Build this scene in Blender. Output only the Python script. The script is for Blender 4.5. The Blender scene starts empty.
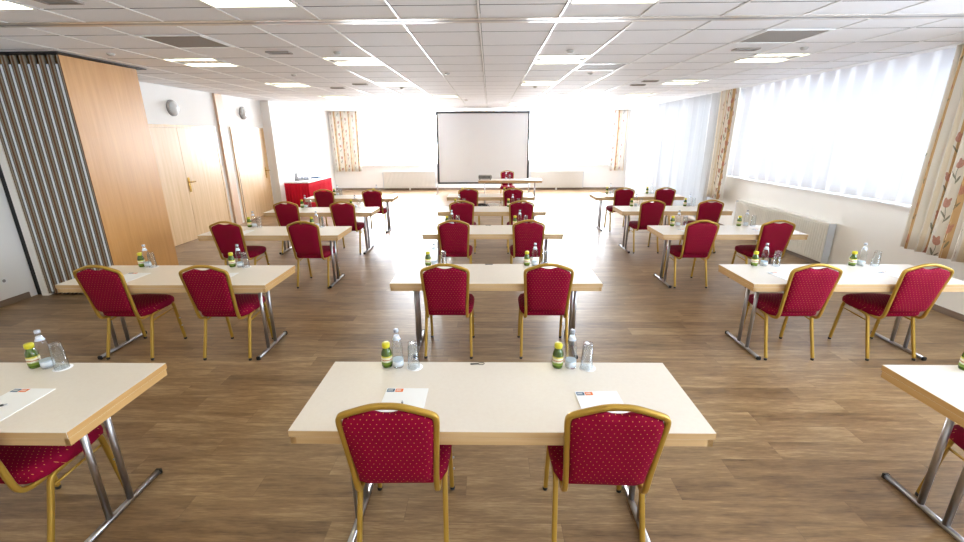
import bpy, bmesh, math, random
from math import sin, cos, pi, radians
from mathutils import Vector, Matrix
random.seed(7)
SC = bpy.context.scene
COL = SC.collection

def c(r, g, b):
    def f(v):
        v /= 255.0
        return v / 12.92 if v <= .04045 else ((v + .055) / 1.055) ** 2.4
    return (f(r), f(g), f(b), 1)

# ------------------------------------------------------------------ materials
class NT:
    def __init__(s, name):
        s.m = bpy.data.materials.new(name); s.m.use_nodes = True
        s.t = s.m.node_tree; s.t.nodes.clear()
        s.out = s.t.nodes.new('ShaderNodeOutputMaterial')
    def n(s, kind, **kw):
        nd = s.t.nodes.new('ShaderNode' + kind)
        for k, v in kw.items():
            if k.startswith('i_'):
                nd.inputs[k[2:].replace('_', ' ')].default_value = v
            else: setattr(nd, k, v)
        return nd
    def l(s, a, b): s.t.links.new(a, b)
    def put(s, sock, v):
        if hasattr(v, 'default_value') or hasattr(v, 'links'): s.l(v, sock)
        else: sock.default_value = v
    def m_(s, op, a, b=None, cc=None):
        nd = s.n('Math', operation=op)
        s.put(nd.inputs[0], a)
        if b is not None: s.put(nd.inputs[1], b)
        if cc is not None: s.put(nd.inputs[2], cc)
        return nd.outputs[0]
    def mix(s, f, a, b):
        nd = s.n('Mix', data_type='RGBA')
        s.put(nd.inputs[0], f); s.put(nd.inputs[6], a); s.put(nd.inputs[7], b)
        return nd.outputs[2]
    def xyz(s, v):
        nd = s.n('SeparateXYZ'); s.l(v, nd.inputs[0]); return nd.outputs
    def comb(s, x, y, z):
        nd = s.n('CombineXYZ')
        for i, v in enumerate((x, y, z)): s.put(nd.inputs[i], v)
        return nd.outputs[0]
    def noise(s, vec, scale, detail=3, rough=.5):
        nd = s.n('TexNoise'); s.l(vec, nd.inputs['Vector'])
        nd.inputs['Scale'].default_value = scale; nd.inputs['Detail'].default_value = detail
        nd.inputs['Roughness'].default_value = rough
        return nd.outputs[0]
    def ramp(s, f, stops):
        nd = s.n('ValToRGB'); s.put(nd.inputs[0], f); r = nd.color_ramp
        while len(r.elements) > 1: r.elements.remove(r.elements[-1])
        r.elements[0].position = stops[0][0]; r.elements[0].color = stops[0][1]
        for p, co in stops[1:]:
            e = r.elements.new(p); e.color = co
        return nd.outputs[0]
    def pbr(s, col, rough=.5, metal=0, spec=.5, bump=None, bstr=.2, bdist=.002, coat=0, trans=0, sheen=0):
        b = s.n('BsdfPrincipled')
        s.put(b.inputs['Base Color'], col); s.put(b.inputs['Roughness'], rough)
        s.put(b.inputs['Metallic'], metal); s.put(b.inputs['Specular IOR Level'], spec)
        b.inputs['Coat Weight'].default_value = coat; b.inputs['Coat Roughness'].default_value = .15
        b.inputs['Sheen Weight'].default_value = sheen
        if bump is not None:
            bn = s.n('Bump'); bn.inputs['Strength'].default_value = bstr; bn.inputs['Distance'].default_value = bdist
            s.l(bump, bn.inputs['Height']); s.l(bn.outputs[0], b.inputs['Normal'])
        s.l(b.outputs[0], s.out.inputs[0]); return s.m

def flat(name, col, rough=.5, metal=0, spec=.5, coat=0, var=.04, scale=8):
    t = NT(name); o = t.n('TexCoord').outputs['Object']
    f = t.noise(o, scale, 4)
    dark = tuple(v * (1 - var * 2) for v in col[:3]) + (1,); lite = tuple(min(1, v * (1 + var)) for v in col[:3]) + (1,)
    return t.pbr(t.mix(f, dark, lite), rough, metal, spec, coat=coat)

def wood(name, a, b, axis, rough=.45, sc=1.0):
    """axis = grain direction 0,1,2"""
    t = NT(name); o = t.n('TexCoord').outputs['Object']; x = t.xyz(o)
    s = [14 * sc] * 3; s[axis] = .7 * sc
    v = t.comb(*[t.m_('MULTIPLY', x[i], s[i]) for i in range(3)])
    f = t.noise(v, 1.3, 6, .6)
    s2 = [90 * sc] * 3; s2[axis] = 3 * sc
    v2 = t.comb(*[t.m_('MULTIPLY', x[i], s2[i]) for i in range(3)])
    g = t.noise(v2, 1, 2)
    k = t.m_('ADD', t.m_('MULTIPLY', f, .75), t.m_('MULTIPLY', g, .25))
    col = t.ramp(k, [(.32, a), (.68, b)])
    return t.pbr(col, rough, bump=g, bstr=.05)

M = {}
# floor planks
def floor_mat():
    t = NT('oak_plank_floor'); o = t.n('TexCoord').outputs['Object']; x = t.xyz(o)
    W, L = .165, 1.22
    ry = t.m_('DIVIDE', x[1], W); row = t.m_('FLOOR', ry); fy = t.m_('FRACT', ry)
    wn = t.n('TexWhiteNoise', noise_dimensions='1D'); t.l(row, wn.inputs['W'])
    rx = t.m_('ADD', t.m_('DIVIDE', x[0], L), wn.outputs[0]); colm = t.m_('FLOOR', rx); fx = t.m_('FRACT', rx)
    w2 = t.n('TexWhiteNoise', noise_dimensions='2D'); t.l(t.comb(row, colm, 0), w2.inputs['Vector'])
    tone = w2.outputs[0]
    v = t.comb(t.m_('ADD', t.m_('MULTIPLY', x[0], 2.6), t.m_('MULTIPLY', tone, 37.)), t.m_('MULTIPLY', x[1], 22.), tone)
    g1 = t.noise(v, 1.0, 8, .68)
    v2 = t.comb(t.m_('ADD', t.m_('MULTIPLY', x[0], 12.), t.m_('MULTIPLY', tone, 11.)), t.m_('MULTIPLY', x[1], 120.), 0.0)
    g2 = t.noise(v2, 1.0, 3, .6)
    v3 = t.comb(t.m_('MULTIPLY', x[0], 1.1), t.m_('MULTIPLY', x[1], 4.), t.m_('MULTIPLY', tone, 9.))
    g3 = t.noise(v3, 1.6, 4, .6)
    k = t.m_('ADD', t.m_('ADD', t.m_('MULTIPLY', g1, .5), t.m_('MULTIPLY', g2, .26)), t.m_('MULTIPLY', g3, .24))
    k = t.m_('ADD', k, t.m_('MULTIPLY', t.m_('SUBTRACT', tone, .5), .12))
    col = t.ramp(k, [(.30, c(74, 54, 35)), (.43, c(117, 90, 61)), (.54, c(141, 113, 80)), (.69, c(180, 152, 114))])
    e1 = t.m_('LESS_THAN', fy, .018); e2 = t.m_('LESS_THAN', fx, .0025)
    e = t.m_('MAXIMUM', e1, e2)
    col = t.mix(t.m_('MULTIPLY', e, .3), col, c(70, 52, 40))
    rough = t.m_('ADD', .30, t.m_('MULTIPLY', g2, .14))
    return t.pbr(col, rough, spec=.5, bump=g2, bstr=.12)
M['floor'] = floor_mat()
M['wall'] = flat('painted_wall', c(239, 237, 233), .8, var=.015, scale=3)
M['ceil'] = None
def ceil_mat():
    t = NT('ceiling_tile'); o = t.n('TexCoord').outputs['Object']
    f = t.noise(o, 140, 2, .7); g = t.noise(o, 2.3, 2)
    col = t.mix(t.m_('MULTIPLY', f, .35), c(243, 243, 245), c(208, 208, 211))
    col = t.mix(t.m_('MULTIPLY', g, .12), col, c(222, 222, 225))
    return t.pbr(col, .75, bump=f, bstr=.25)
M['ceil'] = ceil_mat()
M['plenum_shade'] = flat('dark_plenum_and_joint_shade', c(50, 49, 48), .9)
M['grid'] = flat('white_tee_bar', c(240, 240, 238), .3, spec=.6, var=.01)
M['rail'] = flat('aluminium_rail', c(205, 198, 188), .28, metal=.6, var=.02)
M['beechV'] = wood('beech_veneer_upright', c(180, 128, 66), c(198, 147, 84), 2, .33)
M['beechX'] = wood('beech_edge_along', c(186, 152, 106), c(214, 184, 140), 0, .45)
M['beechEnd'] = wood('golden_beech_edge', c(182, 138, 80), c(206, 168, 112), 1, .4)
M['beechdoor'] = wood('beech_door', c(196, 160, 114), c(220, 188, 146), 2, .32)
M['dkwood'] = flat('dark_brown_seam', c(96, 62, 36), .6)
M['post'] = wood('pale_post', c(186, 150, 120), c(214, 182, 152), 2, .4)
M['skirt_board'] = wood('brown_skirting', c(110, 92, 78), c(140, 120, 102), 1, .5)
def top_mat():
    t = NT('cream_laminate'); o = t.n('TexCoord').outputs['Object']
    f = t.noise(o, 60, 3)
    return t.pbr(t.mix(f, c(222, 213, 203), c(229, 222, 213)), .28, spec=.5, coat=.15)
M['top'] = top_mat()
M['chrome'] = flat('brushed_chrome', c(176, 174, 176), .3, metal=1, var=.02)
M['black'] = flat('black_plastic', c(24, 24, 26), .5)
M['gold'] = flat('gold_lacquered_steel', c(178, 142, 58), .36, metal=.5, var=.03)
def fabric(name, flip=False):
    t = NT(name); uv = t.n('UVMap').outputs[0]; x = t.xyz(uv)
    P = .026
    def dots(ox, oy, r):
        a = t.m_('SUBTRACT', t.m_('FRACT', t.m_('ADD', t.m_('DIVIDE', x[0], P), ox)), .5)
        b = t.m_('SUBTRACT', t.m_('FRACT', t.m_('ADD', t.m_('DIVIDE', x[1], P * 1.6), oy)), .5)
        b = t.m_('MULTIPLY', b, 1.6)
        d = t.m_('SQRT', t.m_('ADD', t.m_('MULTIPLY', a, a), t.m_('MULTIPLY', b, b)))
        return t.m_('LESS_THAN', d, r)
    d = t.m_('MAXIMUM', dots(0, 0, .075), dots(.5, .5, .075))
    o = t.n('TexCoord').outputs['Object']; f = t.noise(o, 300, 2); g = t.noise(o, 9, 2)
    base = t.mix(f, c(120, 1, 35), c(148, 5, 52)); base = t.mix(t.m_('MULTIPLY', g, .4), base, c(94, 1, 27))
    col = t.mix(t.m_('MULTIPLY', d, .75), base, c(226, 160, 84))
    return t.pbr(col, .8, spec=.12, bump=f, bstr=.3)
M['fabric'] = fabric('wine_red_dotted_fabric')
M['paper'] = flat('white_paper', c(240, 242, 246), .7, var=.005)
M['navy'] = flat('blue_print', c(44, 84, 120), .6)
M['orange'] = flat('orange_print', c(222, 112, 46), .6)
M['white'] = flat('white_paint', c(238, 238, 236), .4, var=.01)
M['enamel'] = flat('radiator_enamel', c(236, 233, 226), .35, var=.01)
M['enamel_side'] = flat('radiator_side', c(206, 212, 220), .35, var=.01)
M['brass'] = flat('polished_brass', c(214, 176, 92), .2, metal=1)
M['grey'] = flat('grey_metal', c(150, 148, 146), .5, var=.02)
M['vent'] = flat('vent_slats', c(150, 142, 134), .6, var=.02)
M['red_cloth'] = flat('red_skirt_cloth', c(200, 16, 44), .75, spec=.2, var=.05)
M['white_cloth'] = flat('white_cloth', c(240, 238, 236), .8, var=.01)
M['seal'] = flat('navy_rubber_seal', c(12, 18, 38), .6)
M['alu'] = flat('white_aluminium', c(240, 245, 252), .4, metal=0, var=.02)
M['edge'] = flat('panel_edge_beige', c(150, 138, 120), .5)
M['brownface'] = flat('panel_brown_edge', c(104, 66, 34), .6)
def screen_mat():
    t = NT('projection_fabric'); o = t.n('TexCoord').outputs['Object']; f = t.noise(o, 2, 2)
    d = t.n('BsdfDiffuse'); b = t.n('BsdfTranslucent'); cc = t.mix(f, c(236, 240, 244), c(240, 243, 246))
    t.l(cc, d.inputs[0]); t.l(cc, b.inputs[0]); mx = t.n('MixShader'); mx.inputs[0].default_value = .045
    t.l(d.outputs[0], mx.inputs[1]); t.l(b.outputs[0], mx.inputs[2]); t.l(mx.outputs[0], t.out.inputs[0]); return t.m
M['screen'] = screen_mat()
M['frame_black'] = flat('black_frame', c(40, 44, 50), .5)
M['yellow'] = flat('yellow_cap', c(206, 196, 34), .4)
M['steel'] = flat('steel_wire', c(110, 108, 106), .3, metal=.9)
M['silver'] = flat('silver_cap', c(176, 182, 194), .35, metal=.5)

def glass(name, tint=(1, 1, 1, 1), edge=.9, rough=.02, spec_f=.12):
    t = NT(name); lw = t.n('LayerWeight'); lw.inputs[0].default_value = .35
    o = t.n('TexCoord').outputs['Object']
    tr = t.n('BsdfTransparent'); gl = t.n('BsdfGlossy'); gl.inputs['Roughness'].default_value = rough
    t.l(t.mix(t.m_('POWER', lw.outputs['Facing'], 2.2), tint, tuple(v * .55 for v in tint[:3]) + (1,)), tr.inputs[0])
    gl.inputs[0].default_value = (.95, .97, 1, 1)
    f = t.m_('ADD', t.m_('MULTIPLY', lw.outputs['Facing'], edge), spec_f)
    f = t.m_('MULTIPLY', f, t.m_('ADD', .92, t.m_('MULTIPLY', t.noise(o, 30, 1), .16)))
    mx = t.n('MixShader'); t.l(f, mx.inputs[0]); t.l(tr.outputs[0], mx.inputs[1]); t.l(gl.outputs[0], mx.inputs[2])
    t.l(mx.outputs[0], t.out.inputs[0]); return t.m
M['glass'] = glass('clear_glass', (.95, .965, .97, 1), .35, .03, .02)
M['pane'] = glass('window_pane', (.97, .98, 1, 1), .3, .0, .03)
M['panetint'] = glass('dimming_window_pane', (.55, .58, .62, 1), .3, .0, .03)  # tint added to weaken the daylight through the right windows
def green_bottle():
    t = NT('green_bottle_glass'); o = t.n('TexCoord').outputs['Object']
    f = t.noise(o, 25, 2)
    return t.pbr(t.mix(f, c(38, 62, 12), c(84, 110, 22)), .08, spec=.8)
M['green'] = green_bottle()
def label_mat(name, bands):
    t = NT(name); o = t.n('TexCoord').outputs['Object']; x = t.xyz(o)
    f = t.noise(o, 70, 2, .6)
    z = t.m_('ADD', x[2], t.m_('MULTIPLY', t.m_('SUBTRACT', f, .5), .012))
    col = t.ramp(t.m_('MULTIPLY', z, 5.0), bands)
    t_ = col.node.color_ramp; t_.interpolation = 'CONSTANT'
    return t.pbr(col, .5)
M['juicelabel'] = label_mat('yellow_juice_label', [(0, c(120, 150, 30)), (.10, c(120, 150, 40)), (.17, c(226, 226, 208)), (.22, c(180, 110, 70)), (.25, c(226, 222, 190)), (.31, c(206, 196, 70))])
M['waterlabel'] = label_mat('pale_water_label', [(0, c(196, 206, 216)), (.1, c(216, 224, 232)), (.2, c(176, 192, 206))])
M['necklabel'] = label_mat('silver_neck_label', [(0, c(214, 224, 240)), (.9, c(232, 238, 250)), (1.0, c(190, 204, 232))])

def emit(name, col, s):
    t = NT(name); e = t.n('Emission'); e.inputs[1].default_value = s
    o = t.n('TexCoord').outputs['Object']
    f = t.noise(o, 3, 1)
    t.l(t.mix(f, col, tuple(min(1, v * 1.02) for v in col[:3]) + (1,)), e.inputs[0]); t.l(e.outputs[0], t.out.inputs[0]); return t.m
LAMP = 10.0
M['tube'] = emit('fluorescent_tube_glow', (1, .93, .62, 1), LAMP)

def sheer(name, transp, transl, col, alb=.9):
    t = NT(name); uv = t.n('UVMap').outputs[0]; x = t.xyz(uv)
    v = t.comb(t.m_('MULTIPLY', x[0], 9.), t.m_('MULTIPLY', x[1], .35), 0.0)
    f = t.noise(v, 1, 4, .7)
    a = t.n('BsdfTransparent'); b = t.n('BsdfTranslucent'); d = t.n('BsdfDiffuse')
    cc = t.mix(f, col, (.95, .96, .98, 1))  # streaky tint paints fold shading into the translucent colour
    t.l(cc, b.inputs[0]); d.inputs[0].default_value = (alb, alb * 1.02, alb * 1.05, 1)
    m1 = t.n('MixShader'); m1.inputs[0].default_value = transl; t.l(d.outputs[0], m1.inputs[1]); t.l(b.outputs[0], m1.inputs[2])
    m2 = t.n('MixShader'); t.put(m2.inputs[0], t.m_('MULTIPLY', transp, t.m_('SUBTRACT', 1.5, f)))
    t.l(m1.outputs[0], m2.inputs[1]); t.l(a.outputs[0], m2.inputs[2]); t.l(m2.outputs[0], t.out.inputs[0]); return t.m
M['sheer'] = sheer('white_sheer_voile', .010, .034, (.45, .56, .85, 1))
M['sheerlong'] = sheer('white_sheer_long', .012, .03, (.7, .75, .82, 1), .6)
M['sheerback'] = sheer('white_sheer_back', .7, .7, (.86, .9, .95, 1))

def tulip_mat():
    t = NT('tulip_print_curtain'); uv = t.n('UVMap').outputs[0]; x = t.xyz(uv)
    U, V = x[0], x[1]
    def sub(a, b): return t.m_('SUBTRACT', a, b)
    def mul(a, b): return t.m_('MULTIPLY', a, b)
    # broad woven stripes
    st = t.m_('FRACT', t.m_('DIVIDE', U, .42))
    cream, tan = c(236, 232, 224), c(204, 168, 122)
    s1 = t.m_('MULTIPLY', t.m_('GREATER_THAN', st, .62), t.m_('LESS_THAN', st, .80))
    base = t.mix(s1, cream, tan)
    s2 = t.m_('MULTIPLY', t.m_('GREATER_THAN', st, .86), 1.0)
    base = t.mix(mul(s2, .6), base, c(224, 208, 176))
    rowi = t.m_('FLOOR', t.m_('DIVIDE', U, .21))
    off = mul(t.m_('FRACT', mul(rowi, .37)), 1.0)
    wv = mul(t.m_('SINE', mul(V, 19.)), .012)
    fu = sub(mul(t.m_('FRACT', t.m_('DIVIDE', t.m_('ADD', U, wv), .21)), .21), .105)
    fv = mul(t.m_('FRACT', t.m_('ADD', t.m_('DIVIDE', V, .42), off)), .42)
    def ell(cx, cy, rx, ry, rot=0.0):
        a = sub(fu, cx); b = sub(fv, cy)
        if rot:
            a2 = t.m_('ADD', mul(a, cos(rot)), mul(b, sin(rot))); b2 = sub(mul(b, cos(rot)), mul(a, sin(rot))); a, b = a2, b2
        a = t.m_('DIVIDE', a, rx); b = t.m_('DIVIDE', b, ry)
        return t.m_('LESS_THAN', t.m_('ADD', mul(a, a), mul(b, b)), 1.0)
    stem = mul(mul(t.m_('LESS_THAN', t.m_('ABSOLUTE', sub(fu, .002)), .003), t.m_('LESS_THAN', fv, .24)), t.m_('GREATER_THAN', fv, .06))
    leaf = t.m_('MAXIMUM', ell(.02, .15, .009, .05, -.5), ell(-.02, .11, .009, .045, .5))
    gr = t.m_('MAXIMUM', stem, leaf)
    base = t.mix(mul(gr, .8), base, c(104, 106, 84))
    tul = t.m_('MAXIMUM', ell(0, .27, .034, .044), t.m_('MAXIMUM', ell(.016, .30, .014, .034, -.25), ell(-.016, .30, .014, .034, .25)))
    f = t.noise(uv, 60, 2)
    base = t.mix(mul(tul, .85), base, t.mix(f, c(160, 96, 84), c(206, 150, 130)))
    return t.pbr(base, .85, spec=.15)
M['tulip'] = tulip_mat()

# ------------------------------------------------------------------ mesh helpers
class MB:
    def __init__(s): s.b = bmesh.new(); s.uv = s.b.loops.layers.uv.new('UVMap')
    def box(s, x0, x1, y0, y1, z0, z1, mi=0, bev=0):
        vs = [s.b.verts.new((x, y, z)) for x in (x0, x1) for y in (y0, y1) for z in (z0, z1)]
        F = []
        for q in ((0, 1, 3, 2), (4, 6, 7, 5), (0, 4, 5, 1), (2, 3, 7, 6), (0, 2, 6, 4), (1, 5, 7, 3)):
            f = s.b.faces.new([vs[i] for i in q]); f.material_index = mi; F.append(f)
        if bev:
            es = list({e for f in F for e in f.edges})
            bmesh.ops.bevel(s.b, geom=es, offset=bev, segments=2, affect='EDGES', clamp_overlap=True)
        return F
    def sweep(s, pts, w, d=None, n=8, mi=0, sq=1.0, up=(0, 0, 1), cap=True, closed=False):
        """tube along pts, half sizes w,d; sq>1 = squarer section"""
        d = d or w; P = [Vector(p) for p in pts]; N = len(P); rings = []; ref = Vector(up)
        for i in range(N):
            if closed: tan = (P[(i + 1) % N] - P[i - 1]).normalized()
            else: tan = (P[min(i + 1, N - 1)] - P[max(i - 1, 0)]).normalized()
            a = ref - tan * ref.dot(tan)
            if a.length < 1e-4: a = Vector((1, 0, 0)) - tan * tan.x
            a.normalize(); b = tan.cross(a)
            ring = []
            for k in range(n):
                th = 2 * pi * (k + .5) / n; cx, sx = cos(th), sin(th)
                ex = 1 / sq
                px = math.copysign(abs(cx) ** ex, cx); py = math.copysign(abs(sx) ** ex, sx)
                ring.append(s.b.verts.new(P[i] + a * px * w + b * py * d))
            rings.append(ring)
        for i in range(N if closed else N - 1):
            A, B = rings[i], rings[(i + 1) % N]
            for k in range(n):
                f = s.b.faces.new((A[k], A[(k + 1) % n], B[(k + 1) % n], B[k])); f.smooth = True; f.material_index = mi
        if cap and not closed:
            for r in (rings[0], rings[-1]):
                f = s.b.faces.new(r); f.material_index = mi
    def lathe(s, prof, cx=0, cy=0, n=16, mi=0, axis='z', z0=0):
        rings = []
        for r, z in prof:
            ring = []
            for k in range(n):
                a = 2 * pi * k / n
                if axis == 'z': p = (cx + r * cos(a), cy + r * sin(a), z0 + z)
                else: p = (cx + z, cy + r * cos(a), z0 + r * sin(a))
                ring.append(s.b.verts.new(p))
            rings.append(ring)
        for A, B in zip(rings, rings[1:]):
            for k in range(n):
                f = s.b.faces.new((A[k], A[(k + 1) % n], B[(k + 1) % n], B[k])); f.smooth = True; f.material_index = mi
        for r, (rad, _) in ((rings[0], prof[0]), (rings[-1], prof[-1])):
            if rad > 1e-5: 
                f = s.b.faces.new(r); f.material_index = mi
    def obj(s, name, mats, parent=None, solid=0, subsurf=0, fix=True):
        bmesh.ops.remove_doubles(s.b, verts=s.b.verts, dist=1e-5)
        if fix: bmesh.ops.recalc_face_normals(s.b, faces=s.b.faces)
        me = bpy.data.meshes.new(name); s.b.to_mesh(me); s.b.free()
        for m in (mats if isinstance(mats, (list, tuple)) else [mats]): me.materials.append(m)
        o = bpy.data.objects.new(name, me); COL.objects.link(o)
        if parent: o.parent = parent
        if solid:
            md = o.modifiers.new('thickness', 'SOLIDIFY'); md.thickness = solid; md.offset = 0
        return o

def smooth(pts, it=3, closed=False):
    P = [Vector(p) for p in pts]
    for _ in range(it):
        Q = []
        rng = range(len(P)) if closed else range(len(P) - 1)
        if not closed: Q.append(P[0])
        for i in rng:
            a, b = P[i], P[(i + 1) % len(P)]
            Q += [a * .75 + b * .25, a * .25 + b * .75]
        if not closed: Q.append(P[-1])
        P = Q
    return P

def empty(name, loc=(0, 0, 0), rz=0):
    o = bpy.data.objects.new(name, None); o.empty_display_size = .1
    COL.objects.link(o); o.location = loc; o.rotation_euler = (0, 0, rz); return o
def tag(o, label, cat, group=None):
    o['label'] = label; o['category'] = cat
    if group: o['group'] = group
    return o
def struct(o): o['kind'] = 'structure'; return o
def copy_tree(o, parent=None):
    n = o.copy(); COL.objects.link(n); n.parent = parent
    if parent is not None: n.matrix_parent_inverse = o.matrix_parent_inverse.copy()
    for ch in list(o.children): copy_tree(ch, n)
    return n
class Proto:
    """first placement uses the original, later ones are copies"""
    def __init__(s, o): s.o = o; s.used = False
    def place(s, loc, rz=0):
        if s.used: o = copy_tree(s.o)
        else: o = s.o; s.used = True
        o.location = loc; o.rotation_euler = (0, 0, rz); return o

# ------------------------------------------------------------------ room
XL, XR, YN, YB, H = -5.95, 5.187, -2.6, 17.0, 2.88
m = MB(); m.box(XL - .2, XR + .6, YN - .2, YB + .4, -.1, 0); struct(m.obj('floor', M['floor']))
m = MB(); m.box(XL - .2, XL, YN - .2, YB + .4, 0, 3.1)
struct(m.obj('wall_left', M['wall']))
m = MB(); m.box(XL, XR, YN - .2, YN, 0, 3.1); struct(m.obj('wall_near', M['wall']))

# right wall with openings (y0,y1,z0,z1)
WR = [(-1.6, 3.4, 1.13, 2.78), (4.5, 9.75, 1.13, 2.78), (10.7, 16.4, .12, 2.78)]
def wall_open(m, y0, y1, op, f):
    """f(a0,a1,z0,z1) adds a box; op list of (a0,a1,z0,z1)"""
    cur = y0
    for a0, a1, z0, z1 in op:
        f(cur, a0, 0, 3.1); f(a0, a1, 0, z0); f(a0, a1, z1, 3.1); cur = a1
    f(cur, y1, 0, 3.1)
m = MB(); wall_open(m, YN - .2, YB + .4, WR, lambda a, b, z0, z1: m.box(XR, XR + .3, a, b, z0, z1)); struct(m.obj('wall_right', M['wall']))
WB = [(-5.15, -1.25, .95, 2.78), (.25, 4.55, .95, 2.78)]
m = MB(); wall_open(m, XL, XR, WB, lambda a, b, z0, z1: m.box(a, b, YB, YB + .3, z0, z1)); struct(m.obj('wall_back', M['wall']))

def window(n, side, a0, a1, z0, z1, panes):
    root = empty('window_%d' % n); struct(root)
    m = MB(); g = MB(); t = .05
    def bx(mm, p, q, r, s_, d0, d1):
        if side == 'r': mm.box(XR + d0, XR + d1, p, q, r, s_)
        else: mm.box(p, q, YB + d0, YB + d1, r, s_)
    bx(m, a0, a1, z0, z0 + t, .14, .20); bx(m, a0, a1, z1 - t, z1, .14, .20)
    for i in range(panes + 1):
        a = a0 + (a1 - a0) * i / panes
        p = min(max(a - t / 2, a0), a1 - t); bx(m, p, p + t, z0 + t, z1 - t, .14, .20)
    bx(g, a0 + t, a1 - t, z0 + t, z1 - t, .166, .172)
    m.obj('window_frame', M['white'], root); g.obj('window_glass', M['panetint' if n in (1, 2, 3) else 'pane'], root)
    if z0 > .5:
        s_ = MB(); bx(s_, a0 - .04, a1 + .04, z0 - .028, z0 - .001, -.05, .14); s_.obj('window_sill', M['white'], root)
    return root
window(1, 'r', *WR[0], 3); window(2, 'r', *WR[1], 4); window(3, 'r', *WR[2], 4)  # first right window is unseen, added to light the near end
window(4, 'b', *WB[0], 3); window(5, 'b', *WB[1], 3)
def portal(side, a0, a1, z0, z1):
    l = bpy.data.lights.new('daylight_portal', 'AREA'); l.shape = 'RECTANGLE'; l.size = a1 - a0; l.size_y = z1 - z0
    l.cycles.is_portal = True
    o = bpy.data.objects.new('daylight_portal', l); COL.objects.link(o)
    if side == 'r': o.location = (XR + .31, (a0 + a1) / 2, (z0 + z1) / 2); o.rotation_euler = (pi / 2, 0, pi / 2)
    else: o.location = ((a0 + a1) / 2, YB + .31, (z0 + z1) / 2); o.rotation_euler = (-pi / 2, 0, 0)
    return o
for w in WR: portal('r', *w)
for w in WB: portal('b', *w)

# baseboards
m = MB(); m.box(XL, XL + .014, YN, 5.2, 0, .075); struct(m.obj('baseboard_left', M['skirt_board']))
m = MB(); m.box(XR - .014, XR, YN, 10.6, 0, .07); struct(m.obj('baseboard_right', M['skirt_board']))
m = MB(); m.box(XL + .0, XR - .02, YB - .014, YB, 0, .085); struct(m.obj('baseboard_back', M['skirt_board']))
# pilaster beyond the second door
m = MB(); m.box(XL, XL + .22, 11.98, 12.25, 0, 2.878); struct(m.obj('trim_2', M['wall']))
m = MB(); m.box(XL, XL + .05, 9.95, 10.21, 0, 2.878); struct(m.obj('trim_1', M['post']))

# ceiling with lay-in tiles
BX0, BP = -.084, .651
def bxk(k): return BX0 + BP * k
RY = [4.475 + .625 * i for i in range(0, 21)]
RN = [3.62 - .625 * i for i in range(0, 11)]
lampcells = []
def cell_of(x, y):
    k = math.floor((x - BX0) / BP + 1e-6)
    return k
LAMPS = []   # (k, y0)
for y0 in (5.725, 8.225): 
    for k in (-6, -3, 1, 5): LAMPS.append((k, y0))
for k in (-6, -2, 2, 5): LAMPS.append((k, 10.725))
for k in (-3, 1): LAMPS.append((k, 13.225))
for y0 in (2.995, .495, -1.38):  # rows above and behind the camera are unseen, added for more light
    for k in (-6, -3, 1, 5): LAMPS.append((k, y0))
VENTS = [(-5, 4.475), (4, 4.475), (2, 6.35)]
holes = {(k, round(y, 3)) for k, y in LAMPS + VENTS}
root = empty('ceiling'); struct(root)
m = MB(); m.box(XL - .2, XR + .6, YN - .2, YB + .4, 3.1, 3.2); m.obj('ceiling_slab', M['plenum_shade'], root)
m = MB()
rows = [(RY[i], min(RY[i] + .625, YB)) for i in range(len(RY)) if RY[i] < YB]
rows += [(y - .625, y) for y in RN if y > YN]
rows += [(4.14, 4.475), (3.62, 4.0)]
rows.sort()
k0 = math.floor((XL - BX0) / BP); k1 = math.ceil((XR - BX0) / BP)
for (a, b) in rows:
    for k in range(k0, k1):
        x0, x1 = max(bxk(k), XL), min(bxk(k + 1), XR)
        if (k, round(a, 3)) in holes or x1 - x0 < .02: continue
        m.box(x0 + .013, x1 - .013, max(a, YN) + .007, b - .007, H, H + .02)
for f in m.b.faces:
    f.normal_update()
    if abs(f.normal.y) > .9: f.material_index = 1  # tile sides coloured dark to paint the shadow line at the joints
m.obj('ceiling_tiles', [M['ceil'], M['plenum_shade']], root)
m = MB()
for k in range(k0 + 1, k1):
    x = bxk(k)
    if XL < x < XR:
        m.box(x - .009, x + .009, YN, 3.995, H - .005, H - .0005); m.box(x - .009, x + .009, 4.145, YB, H - .005, H - .0005)
m.obj('ceiling_grid', M['grid'], root)
m = MB(); m.box(XL, XR, 3.985, 4.13, H - .006, H + .03); m.box(XL, XR, 4.035, 4.08, H - .0065, H - .006, 1)
for q in range(30): m.box(XL + .05 + q * .06, XL + .08 + q * .06, 4.01, 4.11, H - .0075, H - .006, 1)
struct(m.obj('trim_3', [M['rail'], M['grey']]))

# ceiling lamps
def lamp_proto():
    r = empty('ceiling_lamp'); w, d = BP - .03, .595
    m = MB(); t = .012
    for (a, b, p, q) in ((-w/2, w/2, -d/2, -d/2 + t), (-w/2, w/2, d/2 - t, d/2), (-w/2, -w/2 + t, -d/2, d/2), (w/2 - t, w/2, -d/2, d/2)): m.box(a, b, p, q, -.006, .1)
    m.box(-w/2, w/2, -d/2, d/2, .1, .11); m.obj('housing', M['white'], r)
    for s in (-1, 1):
        m = MB(); m.box(-w/2 + .02, w/2 - .02, s * .205 - .075, s * .205 + .075, .012, .02); m.obj('light_strip', M['tube'], r)
    m = MB(); m.box(-w/2 + .06, w/2 - .06, -.11, .11, .004, .012, bev=.003); m.obj('reflector', M['enamel'], r)
    for s in (-1, 1):
        m = MB(); m.box(s * (w/2 - .035) - .022, s * (w/2 - .035) + .022, -.11, .11, .0, .014); m.obj('end_cap', M['grey'], r)
    return r
LP = Proto(lamp_proto())
colname = {-6: 'leftmost', -3: 'left of centre', -2: 'left of centre', 1: 'right of centre', 2: 'right of centre', 5: 'rightmost'}
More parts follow.
